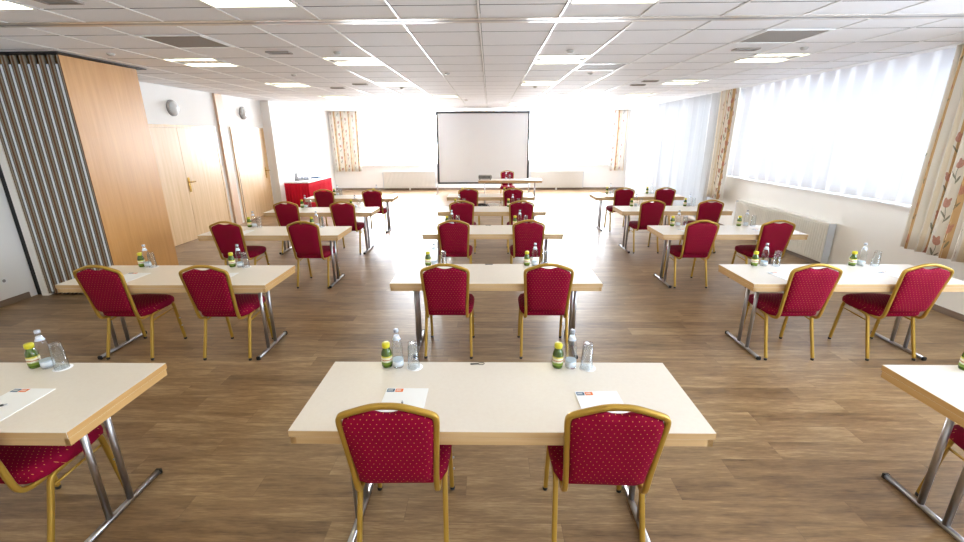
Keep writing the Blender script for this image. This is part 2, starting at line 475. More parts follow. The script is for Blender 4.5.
rowname = {2.995: 'nearest row, cut by the top of the view', .495: 'unseen row added above the camera', -1.38: 'unseen row added behind the camera', 5.725: 'second row, beyond the ceiling rail', 8.225: 'third row', 10.725: 'fourth row', 13.225: 'last row by the back windows'}
for k, y0 in LAMPS:
    o = LP.place((bxk(k) + BP / 2, y0 + .3125, H))
    tag(o, 'square fluorescent ceiling lamp, %s, %s' % (colname[k], rowname[round(y0, 3)]), 'ceiling light', 'fluorescent ceiling lamps')

def vent_proto(name, w, d, slats, mat):
    r = empty(name); m = MB(); t = .022
    for (a, b, p, q) in ((-w/2, w/2, -d/2, -d/2 + t), (-w/2, w/2, d/2 - t, d/2), (-w/2, -w/2 + t, -d/2 + t, d/2 - t), (w/2 - t, w/2, -d/2 + t, d/2 - t)): m.box(a, b, p, q, -.008, .015)
    m.obj('vent_frame', M['grid'] if w > .4 else M['vent'], r)
    m = MB()
    for i in range(slats):
        y = -d/2 + t + (d - 2 * t) * (i + .5) / slats; hw = (d - 2 * t) / slats * .36
        m.box(-w/2 + t, w/2 - t, y - hw, y + hw, -.002, .004)
    m.box(-w/2 + t, w/2 - t, -d/2 + t, d/2 - t, .012, .016)
    m.obj('slats', mat, r); return r
VP = Proto(vent_proto('ceiling_vent', BP - .03, .59, 14, M['vent']))
for (k, y0), s in zip(VENTS, ('large grey ceiling vent grille at left, above the first desks', 'large grey ceiling vent grille at right, near the tulip curtain', 'pale grey ceiling vent panel right of centre, beyond the lamps')):
    tag(VP.place((bxk(k) + BP/2, y0 + .3125, H)), s, 'vent', 'large ceiling vents')
SV = Proto(vent_proto('slot_vent', .26, .13, 4, M['grey']))
for x, y, s in ((-2.37, 5.38, 'narrow grey slot vent between the two left lamps of the second row'), (-2.34, 8.5, 'narrow grey slot vent beside the third-row lamp left of centre'), (-2.95, 9.1, 'narrow grey slot vent among the far left ceiling tiles'), (2.8, 8.95, 'narrow grey slot vent among the far right ceiling tiles'), (2.82, 8.35, 'small slot vent just left of the rightmost third-row lamp'), (2.86, 5.42, 'narrow grey slot vent left of the rightmost second-row lamp'), (-3.0, 3.4, 'narrow grey slot vent at the top left edge of the view')):
    tag(SV.place((x, y, H - .006)), s, 'vent', 'small slot vents')
m = MB(); m.lathe([(.04, 0), (.04, -.01), (.028, -.024), (.0001, -.028)], n=16)
M['sensor'] = flat('sensor_plastic', c(190, 188, 184), .4)
det = m.obj('ceiling_sensor', M['sensor'])
DP = Proto(det)
for x, y, s in ((-1.72, 5.4, 'left of the second-row centre lamps'), (-.64, 7.16, 'near the centre line, above the third centre desk'), (.906, 5.43, 'in front of the second-row lamp right of centre'), (1.535, 7.28, 'behind the pale vent panel'), (3.466, 5.37, 'in front of the rightmost second-row lamp'), (-4.29, 5.37, 'above the stacked wall panels'), (-2.99, 7.2, 'between the left lamps of the second and third row'), (-1.7, 9.12, 'beyond the third-row lamp left of centre'), (.88, 9.11, 'beyond the third-row lamp right of centre'), (-.62, 12.2, 'above the projection screen')):
    tag(DP.place((x, y, H - .0005)), 'small round grey ceiling sensor ' + s, 'sensor', 'round ceiling sensors')

# ------------------------------------------------------------------ left side: parked wall panels, doors
def panel_proto():
    r = empty('movable_wall_panel'); D = 1.12
    for s in (-1, 1):
        x = s * .047
        m = MB(); m.box(x - .005, x + .005, .0, D, .03, 2.855, 0); m.box(x - .005, x + .005, -.0015, 0, .03, 2.855, 1); m.obj('face_board', [M['beechV'], M['brownface']], r)
        m = MB(); x = s * .034; m.box(x - .0078, x + .0078, -.003, .03, .03, 2.855); m.obj('edge_strip', M['edge'], r)
    m = MB(); m.box(-.026, .026, .006, D - .02, .035, 2.765); m.obj('core', M['seal'], r)
    m = MB(); m.box(-.0105, .0105, -.001, .006, .05, 2.76); m.obj('tongue_profile', M['alu'], r)
    m = MB(); m.box(-.03, .03, .05, D - .05, 0, .035); m.box(-.02, .02, .1, .16, 2.765, 2.862); m.box(-.02, .02, D - .16, D - .1, 2.765, 2.862); m.obj('floor_seal', M['black'], r)
    return r
PP = Proto(panel_proto()); NP = 9; pitch = .1065
for i in range(NP):
    x = -4.80 - .054 - i * pitch
    s = ('frontmost, its beech face to the room' if i == 0 else 'hard against the left wall jamb' if i == NP - 1 else '%s from the room side' % ['second', 'third', 'fourth', 'fifth', 'sixth', 'seventh', 'eighth'][i - 1])
    tag(PP.place((x, 5.27, 0)), 'parked movable beech wall panel, %s' % s, 'wall panel', 'stacked movable wall panels')
m = MB(); m.box(-5.85, -5.765, 5.262, 5.33, 0, 2.862); struct(m.obj('trim_4', M['wall']))
m = MB(); m.box(XL, -5.851, 5.30, 5.33, 0, 2.862); struct(m.obj('gap_shade_strip', M['black']))  # black strip paints in the shade of the gap beside the wall
m = MB(); m.box(-5.9, -4.74, 5.2, 6.5, 2.8635, 2.8745); struct(m.obj('trim_5', M['black']))

def door(n, y0, y1, leaves, hy, top=2.15):
    r = empty('door_%d' % n); struct(r); X = XL
    m = MB(); m.box(X, X + .03, y0 - .05, y0, 0, top + .05); m.box(X, X + .03, y1, y1 + .05, 0, top + .05); m.box(X, X + .03, y0, y1, top, top + .05)
    m.obj('door_frame', M['beechdoor'], r)
    m = MB(); m.box(X, X + .012, y0, y1, .0, top); m.box(X + .012, X + .032, y0 - .012, y0 + .012, 0, top) if n == 2 else None; m.obj('shadow_gap', M['dkwood'], r)
    w = (y1 - y0) / leaves
    for i in range(leaves):
        m = MB(); m.box(X, X + .022, y0 + i * w + .004, y0 + (i + 1) * w - .004, .008, top - .004)
        m.obj('door_leaf', M['beechdoor'], r)
    m = MB(); m.box(X + .022, X + .03, hy - .028, hy + .028, .94, 1.22, bev=.003)
    m.sweep([(X + .03, hy, 1.13), (X + .07, hy, 1.13)], .012); m.sweep([(X + .07, hy, 1.13), (X + .072, hy + .13, 1.13)], .012)
    m.lathe([(.012, .03), (.012, .038)], cx=X, cy=hy, axis='x', z0=1.04, n=10)
    m.obj('door_handle', M['brass'], r)
door(1, 7.42, 9.76, 2, 8.64); door(2, 10.44, 11.84, 1, 11.72)

def wall_lamp():
    r = empty('wall_lamp')
    m = MB(); m.lathe([(.145, 0), (.145, .025), (.125, .035)], axis='x', n=28); m.obj('ring', M['grey'], r)
    m = MB(); m.lathe([(.124, .03), (.115, .06), (.09, .085), (.05, .1), (.0001, .104)], axis='x', n=28)
    for k in range(10):
        a = 2 * pi * k / 10
        m.sweep([(.045 + .06 * (1 - (q / 5) ** 2) , .118 * q / 5 * cos(a), .118 * q / 5 * sin(a)) for q in range(1, 6)], .004, n=5)
    m.obj('ribbed_dome', M['glassdome'], r); return r
M['glassdome'] = flat('frosted_dome', c(224, 227, 228), .25, spec=.7, var=.05, scale=20)
WL = Proto(wall_lamp())
tag(WL.place((XL, 8.6, 2.5)), 'round grey ribbed wall lamp above the double door', 'wall lamp', 'round wall lamps')
tag(WL.place((XL, 11.05, 2.53)), 'round grey ribbed wall lamp above the single door', 'wall lamp', 'round wall lamps')

r = empty('wall_socket', (XL, 4.93, .3)); m = MB(); m.box(0, .01, -.075, .075, -.04, .04, bev=.003); m.obj('cover_plate', M['white'], r)
m = MB()
for s in (-1, 1): m.lathe([(.02, .0101), (.018, .0105), (.0001, .0105)], cy=s * .036, axis='x', n=14)
m.obj('socket_well', M['grey'], r)
tag(r, 'white double wall socket low on the left wall', 'socket')

# ------------------------------------------------------------------ radiators
def radiator(L, name='radiator'):
    r = empty(name); z0, z1, d = .08, .7, .1
    m = MB(); n = int(L / .05)
    m.box(-L/2, L/2, .035, d - .012, z0, z1 - .012)
    for i in range(n):
        x = -L/2 + .03 + (L - .06) * i / (n - 1)
        m.box(x - .015, x + .015, -.012, .036, z0 + .02, z1 - .04, bev=.006)
    m.obj('body', M['enamel'], r)
    m = MB(); m.box(-L/2 - .004, L/2 + .004, -.004, d, z1 - .012, z1); m.obj('top_grille', M['enamel'], r)
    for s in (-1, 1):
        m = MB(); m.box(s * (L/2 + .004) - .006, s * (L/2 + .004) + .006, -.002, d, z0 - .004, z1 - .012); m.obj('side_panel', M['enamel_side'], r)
    m = MB(); m.lathe([(.02, 0), (.022, .05), (.015, .07)], n=12, axis='x', cx=-L/2 - .085, cy=.04, z0=z1 - .08); m.obj('valve_knob', M['white'], r)
    m = MB(); m.box(-.03, .03, .03, .07, 0, z0 + .01); m.obj('foot', M['white'], r)
    return r
o = radiator(2.55); o.location = (XR - .115, 7.78, 0); o.rotation_euler = (0, 0, -pi / 2)
o.rotation_euler = (0, 0, -pi / 2)
tag(o, 'long ribbed cream radiator under the right window', 'radiator')
o = radiator(2.0); o.location = (-3.06, YB - .115, 0); tag(o, 'pale radiator on the back wall left of the screen', 'radiator')
o = radiator(2.0); o.location = (2.55, YB - .115, 0); tag(o, 'pale radiator on the back wall right of the screen', 'radiator')

# ------------------------------------------------------------------ curtains
def curtain(name, p0, p1, z0, z1, period, amp, mat, label, cat='curtain', group=None, th=.004, flare=0, seed=1):
    rnd = random.Random(seed); p0, p1 = Vector(p0), Vector(p1); D = p1 - p0; L = D.length; d = D / L; nrm = Vector((-d.y, d.x))
    nf = max(2, int(L / period)); n = nf * 12; m = MB(); cols = []; nz = 10
    ph = [rnd.uniform(-.5, .5) for _ in range(nf + 2)]; am = [rnd.uniform(.6, 1.15) for _ in range(nf + 2)]
    u = 0; prev = None
    for i in range(n + 1):
        t = i / n; f = t * nf; k = int(f); fr = f - k
        a = amp * (am[k] * (1 - fr) + am[k + 1] * fr); p = ph[k] * (1 - fr) + ph[k + 1] * fr
        off = a * sin(2 * pi * f + p); sh = .35 * amp * sin(4 * pi * f + p)
        base = p0 + d * (t * L + sh) + nrm * off
        if prev is not None: u += (base - prev).length
        prev = base; col = []
        for j in range(nz + 1):
            z = z0 + (z1 - z0) * j / nz; w = 1 - .35 * (j / nz)
            q = p0 + d * (t * L + sh * w + flare * (t - .5) * (1 - j / nz)) + nrm * (off * w + .006 * sin(f * 1.7 + j * .6))
            col.append((m.b.verts.new((q.x, q.y, z)), u, z))
        cols.append(col)
    for A, B in zip(cols, cols[1:]):
        for j in range(nz):
            q = (A[j], B[j], B[j + 1], A[j + 1]); f = m.b.faces.new([v[0] for v in q]); f.smooth = True
            for lp, v in zip(f.loops, q): lp[m.uv].uv = (v[1], v[2])
    o = m.obj(name, mat, solid=th)
    tag(o, label, cat, group); return o
G1 = 'tulip print curtains'
curtain('patterned_curtain', (5.0, 3.7), (5.0, 5.25), .655, 2.87, .14, .055, M['tulip'], 'cream and tan tulip print curtain at right edge, beside the near window', group=G1, flare=0, seed=3)
curtain('patterned_curtain', (5.0, 9.5), (5.0, 10.2), .62, 2.87, .12, .05, M['tulip'], 'gathered tulip print curtain between the right window and the long voile', group=G1, seed=4)
curtain('patterned_curtain', (-5.9, 16.88), (-4.8, 16.88), .72, 2.87, .15, .05, M['tulip'], 'tulip print curtain in the far left corner of the back wall', group=G1, flare=-.1, seed=5)
curtain('patterned_curtain', (4.5, 16.88), (5.02, 16.88), .72, 2.87, .13, .045, M['tulip'], 'washed-out tulip print curtain in the far right corner', group=G1, seed=6)
curtain('patterned_curtain', (-1.1, 16.9), (.2, 16.9), .72, 2.87, .13, .04, M['tulip'], 'tulip print curtain hanging behind the projection screen, only its top showing', group=G1, seed=7)
G2 = 'white voile curtains'
curtain('sheer_curtain', (5.1, 3.9), (5.1, 9.6), 1.14, 2.87, .30, .03, M['sheer'], 'wide white voile over the near right window, hanging to its sill', group=G2, th=0, seed=8)
curtain('sheer_curtain', (5.05, 10.25), (5.05, 16.6), .04, 2.87, .3, .07, M['sheerlong'], 'floor-length white voile along the far right wall', group=G2, th=0, seed=9)
curtain('sheer_curtain', (-5.1, 16.93), (-1.15, 16.93), .97, 2.87, .16, .025, M['sheerback'], 'overexposed white voile on the back window left of the screen', group=G2, th=0, seed=10)
curtain('sheer_curtain', (.25, 16.93), (4.5, 16.93), .97, 2.87, .16, .025, M['sheerback'], 'overexposed white voile on the back window right of the screen', group=G2, th=0, seed=11)
m = MB(); m.box(4.93, 5.13, 3.2, 16.6, H - .012, H - .0055); struct(m.obj('trim_6', M['grid']))
m = MB(); m.box(XL + .1, 4.9, 16.84, 16.96, H - .012, H - .0055); struct(m.obj('trim_7', M['grid']))

# ------------------------------------------------------------------ tables
TL, TD, TZ = 1.85, .61, .74
def table_proto():
    r = empty('seminar_table')
    m = MB(); F = m.box(-TL/2, TL/2, 0, TD, TZ - .034, TZ, 1, bev=.002)
    m.b.faces.ensure_lookup_table()
    for f in m.b.faces:
        if abs(f.calc_center_median().x) > TL/2 - .0015: f.material_index = 2
        if f.calc_center_median().z > TZ - .0005: f.material_index = 0
    m.obj('tabletop', [M['top'], M['beechX'], M['beechEnd']], r)
    m = MB(); e = .006; z0, z1 = TZ - .072, TZ - .0345
    m.box(-TL/2 + e, TL/2 - e, e, e + .022, z0, z1); m.box(-TL/2 + e, TL/2 - e, TD - e - .022, TD - e, z0, z1)
    m.box(-TL/2 + e - .001, -TL/2 + e + .022, e, TD - e, z0, z1, 1); m.box(TL/2 - e - .022, TL/2 - e + .001, e, TD - e, z0, z1, 1)
    m.obj('apron', [M['beechX'], M['beechEnd']], r)
    for s in (-1, 1):
        x = s * (TL/2 - .184)
        for y in (.225, .365):
            m = MB(); m.sweep([(x, y, .03), (x, y, TZ - .045)], .0165, n=12); m.obj('leg', M['chrome'], r)
        m = MB(); m.sweep([(x, .035, .019), (x, .575, .019)], .013, .016, n=8, sq=1.8, up=(0, 0, 1)); fb = m.obj('foot_bar', M['chrome'], r)
        for y0, y1 in ((.02, .04), (.57, .59)):
            m = MB(); m.box(x - .018, x + .018, y0, y1, 0, .034, bev=.004); m.obj('end_cap', M['black'], fb)
        m = MB(); m.box(x - .04, x + .04, .16, .43, TZ - .05, TZ - .035); m.obj('mounting_plate', M['grey'], r)
    return r
TP = Proto(table_proto())
ROW = {1: 'front', 2: 'second', 3: 'third', 4: 'fourth', 5: 'rearmost'}
CN = {'L': 'left', 'C': 'centre', 'R': 'right'}
TAB = dict(C1=(.047, 1.593), C2=(.054, 3.582), C3=(.041, 5.59), C4=(.036, 7.365), C5=(.02, 9.234),
    L1=(-2.758, 1.569), L2=(-2.867, 3.535), L3=(-2.901, 5.528), L4=(-2.926, 7.314), L5=(-2.939, 9.078),
    R1=(3.099, 1.58), R2=(3.193, 3.573), R3=(3.169, 5.549), R4=(3.172, 7.379), R5=(3.152, 9.229))
for n, (x, y) in TAB.items():
    tag(TP.place((x, y, 0)), 'cream seminar table with beech edge, %s row of the %s column' % (ROW[int(n[1])], CN[n[0]]), 'table', 'seminar tables in three columns')
tag(TP.place((.60, 12.86, 0)), 'speaker\'s table alone in front of the projection screen', 'table')

# ------------------------------------------------------------------ chairs
def chair_proto():
    r = empty('banquet_chair')
    TILT = .20
    def bk(z): return -.005 - max(0, z - .44) * TILT   # back frame y at height z
    # arched leg frames
    for s in (-1, 1):
        x = s * .205
        pts = smooth([(x + s*.006, .0, .02), (x, .095, .32), (x, .115, .40), (x, .17, .408), (x, .33, .425), (x, .388, .43), (x, .402, .36), (x + s*.004, .445, .02)], 3)
        half = min(range(len(pts)), key=lambda i: abs(pts[i].y - .24))
        m = MB(); m.sweep(pts[:half + 1], .0125, .0125, n=8, sq=2.2, up=(1, 0, 0)); l1 = m.obj('rear_leg', M['gold'], r)
        m = MB(); m.sweep(pts[half:], .0125, .0125, n=8, sq=2.2, up=(1, 0, 0)); l2 = m.obj('front_leg', M['gold'], r)
        for l_, y in ((l1, 0), (l2, .445)):
            m = MB(); m.lathe([(.0135, 0), (.0145, .012), (.012, .016)], cx=x + s*.006, cy=y, n=10); m.obj('foot_cap', M['black'], l_)
        m = MB()
        m.sweep([(x, .108, .345), (x, .402, .365)], .007, n=8); m.obj('side_stretcher', M['gold'], r)
        m = MB()
        for z in (.16, .245): m.lathe([(.006, 0), (.006, .012)], cx=x + s*.012, cy=.445 - z*.125, axis='x', z0=z, n=8)
        m.obj('stacking_stud', M['silver'], l2)
    m = MB(); m.sweep([(-.2, .17, .395), (.2, .17, .395)], .009); m.sweep([(-.2, .33, .405), (.2, .33, .405)], .009); m.obj('cross_bar', M['gold'], r)
    # back frame: one tube from under the seat, round the back and down the other side
    half = [(.183, .26, .412), (.181, .12, .402), (.180, .035, .398), (.178, -.006, .428), (.182, bk(.55), .55), (.190, bk(.68), .68), (.196, bk(.78), .78), (.2005, bk(.84), .84), (.197, bk(.873), .873), (.174, bk(.888), .888), (.12, bk(.907), .907), (.07, bk(.924), .924), (.035, bk(.93), .93), (0, bk(.931), .931)]
    pts = half + [(-x, y, z) for x, y, z in half[-2::-1]]
    sp = smooth(pts, 3)
    m = MB(); m.sweep(sp, .0125, .0125, n=8, sq=2.0, up=(0, 1, .2)); m.obj('back_frame', M['gold'], r)
    # upholstered back: rings around its centre
    out = [(.0, .478), (.11, .48), (.145, .486), (.161, .51), (.168, .57), (.180, .68), (.1865, .78), (.1895, .836), (.179, .864), (.154, .878), (.10, .897), (.075, .906), (.05, .902), (.025, .894), (0, .892)]
    ring = [Vector((x, 0, z)) for x, z in out] + [Vector((-x, 0, z)) for x, z in out[-2:0:-1]]
    R = []
    for i in range(len(ring)):
        a, b = ring[i], ring[(i + 1) % len(ring)]
        R += [a, a * .5 + b * .5]
    ctr = Vector((0, 0, .69)); m = MB(); sc = [1, .985, .93, .8, .6, .35, .12]
    def bul(s): return .026 * (1 - s ** 6) ** .6 + .004
    prevs = []
    for side in (-1, 1):
        last = None; first = None
        for s_ in sc:
            vs = []
            for p in R:
                q = ctr + (p - ctr) * s_
                vs.append(m.b.verts.new((q.x, bk(q.z) + side * (bul(s_) if side < 0 else bul(s_) * 1.2), q.z)))
            if last:
                for k in range(len(vs)):
                    f = m.b.faces.new((last[k], last[(k + 1) % len(vs)], vs[(k + 1) % len(vs)], vs[k])); f.smooth = True
            else: first = vs
            last = vs
        f = m.b.faces.new(last); f.smooth = True; prevs.append(first)
    A, B = prevs
    for k in range(len(A)):
        m.b.faces.new((A[k], A[(k + 1) % len(A)], B[(k + 1) % len(A)], B[k]))
    for f in m.b.faces:
        for lp in f.loops: lp[m.uv].uv = (lp.vert.co.x, lp.vert.co.z)
    m.obj('backrest', M['fabric'], r)
    # seat
    so = [(.0, .04), (.16, .04), (.195, .055), (.218, .11), (.23, .22), (.231, .34), (.216, .41), (.17, .442), (.08, .454), (0, .456)]
    ring = [Vector((x, y, 0)) for x, y in so] + [Vector((-x, y, 0)) for x, y in so[-2:0:-1]]
    R = []
    for i in range(len(ring)):
        a, b = ring[i], ring[(i + 1) % len(ring)]
        R += [a, a * .5 + b * .5]
    ctr = Vector((0, .22, 0)); m = MB(); last = None
    prof = [(.4, .408), (.93, .408), (.985, .42), (1, .445), (.99, .468), (.95, .482), (.85, .493), (.6, .502), (.3, .505), (.08, .506)]
    for s_, z in prof:
        vs = []
        for p in R:
            q = ctr + (p - ctr) * s_
            zz = z + .022 * (q.y - .1) * (1 if z > .42 else .6) - (0.10 * max(0, q.y - .36) ** 1.0 if z > .46 else 0)
            vs.append(m.b.verts.new((q.x, q.y, zz)))
        if last:
            for k in range(len(vs)):
                f = m.b.faces.new((last[k], last[(k + 1) % len(vs)], vs[(k + 1) % len(vs)], vs[k])); f.smooth = True
        else: m.b.faces.new(vs)
        last = vs
    m.b.faces.new(last)
    for f in m.b.faces:
        for lp in f.loops: lp[m.uv].uv = (lp.vert.co.x, lp.vert.co.y + lp.vert.co.z)
    m.obj('seat', M['fabric'], r)
    return r
CP = Proto(chair_proto())
CH = dict(C1=(-.417, .52), C2=(-.378, .502), C3=(-.465, .507), C4=(-.466, .537), C5=(-.44, .49), L1=(None, -2.33), L2=(-3.325, -2.415), L3=(-3.395, -2.395), L4=(-3.42, -2.47), L5=(-3.425, -2.425),
    R1=(2.65, None), R2=(2.725, 3.635), R3=(2.70, 3.65), R4=(2.725, 3.69), R5=(2.80, 3.645))
for n, xs in CH.items():
    for s, x in zip(('left', 'right'), xs):
        if x is None: continue
        y = TAB[n][1] + (.008 if n[1] == '1' else .03)
        jit = random.uniform(-.02, .02) if n[1] != '1' else (0.02 if s == 'left' else -.03)
        tag(CP.place((x, y, 0), jit), 'gold-framed wine red banquet chair, %s seat, %s table, %s column' % (s, ROW[int(n[1])], CN[n[0]]), 'chair', 'banquet chairs at the seminar tables')
tag(CP.place((.56, 13.95, 0), pi), 'red banquet chair behind the speaker\'s table, facing the room', 'chair')

# ------------------------------------------------------------------ things on the tables
def juice_proto():
    r = empty('juice_bottle')
    m = MB(); m.lathe([(.0001, 0), (.026, 0), (.029, .006), (.029, .072), (.0285, .085), (.024, .1), (.017, .114), (.0165, .12)], n=18); m.obj('bottle_body', M['green'], r)
    m = MB(); m.lathe([(.0296, .018), (.0296, .07)], n=18); m.b.faces.ensure_lookup_table()
    m.obj('bottle_label', M['juicelabel'], r)
    m = MB(); m.lathe([(.0195, .116), (.0215, .12), (.0215, .138), (.019, .143), (.0001, .144)], n=16); m.obj('bottle_cap', M['yellow'], r)
    return r
def water_proto():
    r = empty('water_bottle')
    m = MB(); m.lathe([(.0001, .001), (.028, .001), (.030, .006), (.030, .105), (.029, .135), (.022, .165), (.0135, .188), (.0125, .21)], n=18); m.obj('bottle_body', M['glass'], r)
    m = MB(); m.lathe([(.0303, .012), (.0303, .048)], n=18); m.obj('bottle_label', M['waterlabel'], r)
    m = MB(); m.lathe([(.0222, .166), (.0160, .181), (.0145, .189)], n=18); m.obj('neck_label', M['necklabel'], r)
    m = MB(); m.lathe([(.0132, .209), (.0135, .211), (.0135, .223), (.012, .225), (.0001, .225)], n=14); m.obj('bottle_cap', M['silver'], r)
    return r
def glass_proto():
    m = MB(); m.lathe([(.0335, .001), (.0345, .001), (.0335, .01), (.0275, .138), (.0265, .148), (.0001, .15), (.0001, .138), (.025, .135), (.0318, .01), (.0335, .001)], n=18)
    return m.obj('drinking_glass', M['glass'])
def coaster_proto():
    m = MB(); m.lathe([(.0001, 0), (.044, 0), (.044, .0012), (.0001, .0012)], n=24)
    return m.obj('paper_coaster', M['paper'])
def pad_proto():
    r = empty('notepad')
    m = MB(); m.box(-.105, .105, -.1485, .1485, 0, .003); m.obj('paper', M['paper'], r)
    m = MB(); m.box(-.1, -.062, .115, .143, .003, .0034); m.obj('blue_logo', M['navy'], r)
    m = MB(); m.box(-.058, -.02, .115, .143, .003, .0034); m.obj('orange_logo', M['orange'], r)
    m = MB()
    for z in (.135, .130, .125):
        m.box(-.096, -.07, z - .0012, z + .0012, .0034, .0036); m.box(-.054, -.03, z - .0012, z + .0012, .0034, .0036)
    m.obj('logo_text', M['white'], r)
    return r
def pen_proto():
    r = empty('pen')
    m = MB(); m.sweep([(0, -.06, .005), (0, .055, .005)], .0045, n=8); m.obj('barrel', M['black'], r)
    m = MB(); m.sweep([(0, .055, .005), (0, .068, .005)], .003, n=8); m.obj('tip', M['silver'], r)
    m = MB(); m.box(-.0015, .0015, -.055, -.015, .009, .0105); m.obj('clip', M['silver'], r); return r
def opener_proto():
    r = empty('bottle_opener')
    m = MB(); m.sweep(smooth([(.006, .008, .003), (.03, .013, .003), (.042, 0, .003), (.03, -.013, .003), (.006, -.008, .003)], 2), .002, n=6); m.obj('opener_loop', M['steel'], r)
    m = MB(); m.box(-.04, .008, -.0065, .0065, .001, .006, bev=.002); m.obj('opener_handle', M['steel'], r); return r
JP, WP, GP, KP, NPd, PN, OP = [Proto(f()) for f in (juice_proto, water_proto, glass_proto, coaster_proto, pad_proto, pen_proto, opener_proto)]
SETS = dict(C1=((-.615, -.553, -.465), (.329, .400, .486)), L1=(None, (.222, .299, .383)), L2=((-.58, -.518, -.463), (.325, .406, .466)), R2=((-.605, -.517, -.403), (.336, .416, .546)), R1=((-.524, -.44, -.36), None),
 C2=((-0.662, -0.598, -0.508), (0.315, 0.392, 0.489)), C3=((-0.648, -0.578, -0.492), (0.322, 0.389, 0.473)), C4=((-0.654, -0.583, -0.499), (0.309, 0.385, 0.486)), C5=((-0.623, -0.557, -0.467), (0.312, 0.4, 0.5)),
 L3=((-0.527, -0.455, -0.379), (0.375, 0.448, 0.518)), L4=((-0.481, -0.413, -0.335), (0.414, 0.494, 0.569)), L5=((-0.482, -0.41, -0.338), (0.386, 0.459, 0.53)),
 R3=((-0.594, -0.515, -0.424), (0.337, 0.43, 0.527)), R4=((-0.601, -0.527, -0.441), (0.359, 0.433, 0.505)), R5=((-0.55, -0.475, -0.397), (0.333, 0.415, 0.483)))
for n, two in SETS.items():
    tx, ty = TAB[n]
    for s, tr in zip(('left', 'right'), two):
        if tr is None: continue
        where = 'at %s seat, %s table, %s column' % (s, ROW[int(n[1])], CN[n[0]])
        yy = ty + .562
        tag(JP.place((tx + tr[0], yy, TZ), random.uniform(-.5, .5)), 'green juice bottle with yellow cap ' + where, 'bottle', 'small green juice bottles')
        tag(WP.place((tx + tr[1], yy - .004, TZ), random.uniform(-.5, .5)), 'clear water bottle with silver cap ' + where, 'bottle', 'clear water bottles')
        tag(KP.place((tx + tr[2] + .004, yy - .012, TZ)), 'round white paper coaster under the glass ' + where, 'coaster', 'paper coasters')
        tag(GP.place((tx + tr[2], yy - .012, TZ + .0013)), 'upturned drinking glass ' + where, 'glass', 'upturned glasses')
PADS = [('C1', 'left', -.46, .185, 0.0), ('C1', 'right', .487, .165, .04), ('L1', 'right', .447, .19, 0), ('L2', 'left', -.44, .2, -.05), ('L2', 'right', .40, .2, .0), ('R2', 'left', -.50, .19, .15), ('R2', 'right', .53, .22, .2),
    ('R3', 'left', -.5, .19, .1), ('R3', 'right', .5, .19, .1), ('L3', 'left', -.44, .19, .0), ('L3', 'right', .44, .19, 0)]
for n, s, dx, dy, rz in PADS:
    tx, ty = TAB[n]
    tag(NPd.place((tx + dx, ty + dy, TZ + .0005), rz), 'white notepad with blue and orange marks at %s seat, %s table, %s column' % (s, ROW[int(n[1])], CN[n[0]]), 'notepad', 'white notepads')
tag(PN.place((-.405, 1.742, TZ + .0036), .2), 'black pen on the left notepad of the front centre table', 'pen', 'black pens')
tag(PN.place((-2.36, 1.73, TZ + .0036), -1.05), 'black pen on the notepad of the front left table', 'pen', 'black pens')
for n in ('C1', 'C2', 'C3'):
    tx, ty = TAB[n]
    tag(OP.place((tx - (.115 if n == 'C1' else .06), ty + .585, TZ), .1), 'small steel bottle opener lying on the %s table in the centre column' % ROW[int(n[1])], 'bottle opener', 'bottle openers')
tag(WP.place((.50, 13.3, TZ)), 'clear water bottle on the speaker\'s table', 'bottle')
tag(GP.place((.60, 13.25, TZ + .0001)), 'drinking glass on the speaker\'s table', 'glass')

# ------------------------------------------------------------------ front of the room
r = empty('projector', (-.13, 13.22, TZ)); m = MB(); m.box(-.165, .165, -.12, .12, .02, .11, bev=.012); m.obj('casing', M['grey'], r)
m = MB(); m.lathe([(.035, 0), (.035, .02), (.025, .02), (.0001, .012)], n=16); ob = m.obj('lens', M['black'], r); ob.rotation_euler = (-pi/2, 0, 0); ob.location = (-.09, .115, .065)
m = MB()
for i in range(9): m.box(-.14 + i * .03, -.125 + i * .03, -.1225, -.118, .04, .095)
m.obj('vent_slots', M['black'], r)
m = MB()
for x in (-.13, .13):
    for y in (-.09, .09): m.lathe([(.012, 0), (.012, .021)], cx=x, cy=y, n=8)
m.obj('feet', M['black'], r)
r.scale = (1.2, 1.1, 1.2)
tag(r, 'small grey projector on the left end of the speaker\'s table', 'projector')

SY = 15.9
r = empty('projection_screen', (-.23, SY, 0)); w = 1.62; z0, z1 = .34, 2.79; t = .06
m = MB(); m.box(-w, w, -.02, .02, z1 - t, z1); m.box(-w, w, -.02, .02, z0, z0 + t); m.box(-w, -w + t, -.02, .02, z0 + t, z1 - t); m.box(w - t, w, -.02, .02, z0 + t, z1 - t); m.obj('frame', M['frame_black'], r)
m = MB(); m.box(-w + t, w - t, -.004, .004, z0 + t, z1 - t); m.obj('screen_cloth', M['screen'], r)
for s in (-1, 1):
    m = MB(); x = s * (w + .012) if s < 0 else s * (w + .012)
    m.sweep([(x, .0, .03), (x, .0, 1.2)], .013, n=8, sq=2); m.sweep([(x, -.42, .018), (x, .42, .018)], .014, n=8, sq=2); m.sweep([(x, -.35, .03), (x, 0, .42)], .009, n=6)
    m.obj('support_leg', M['chrome'], r)
tag(r, 'large pale projection screen in a black frame on two chrome legs', 'projection screen')

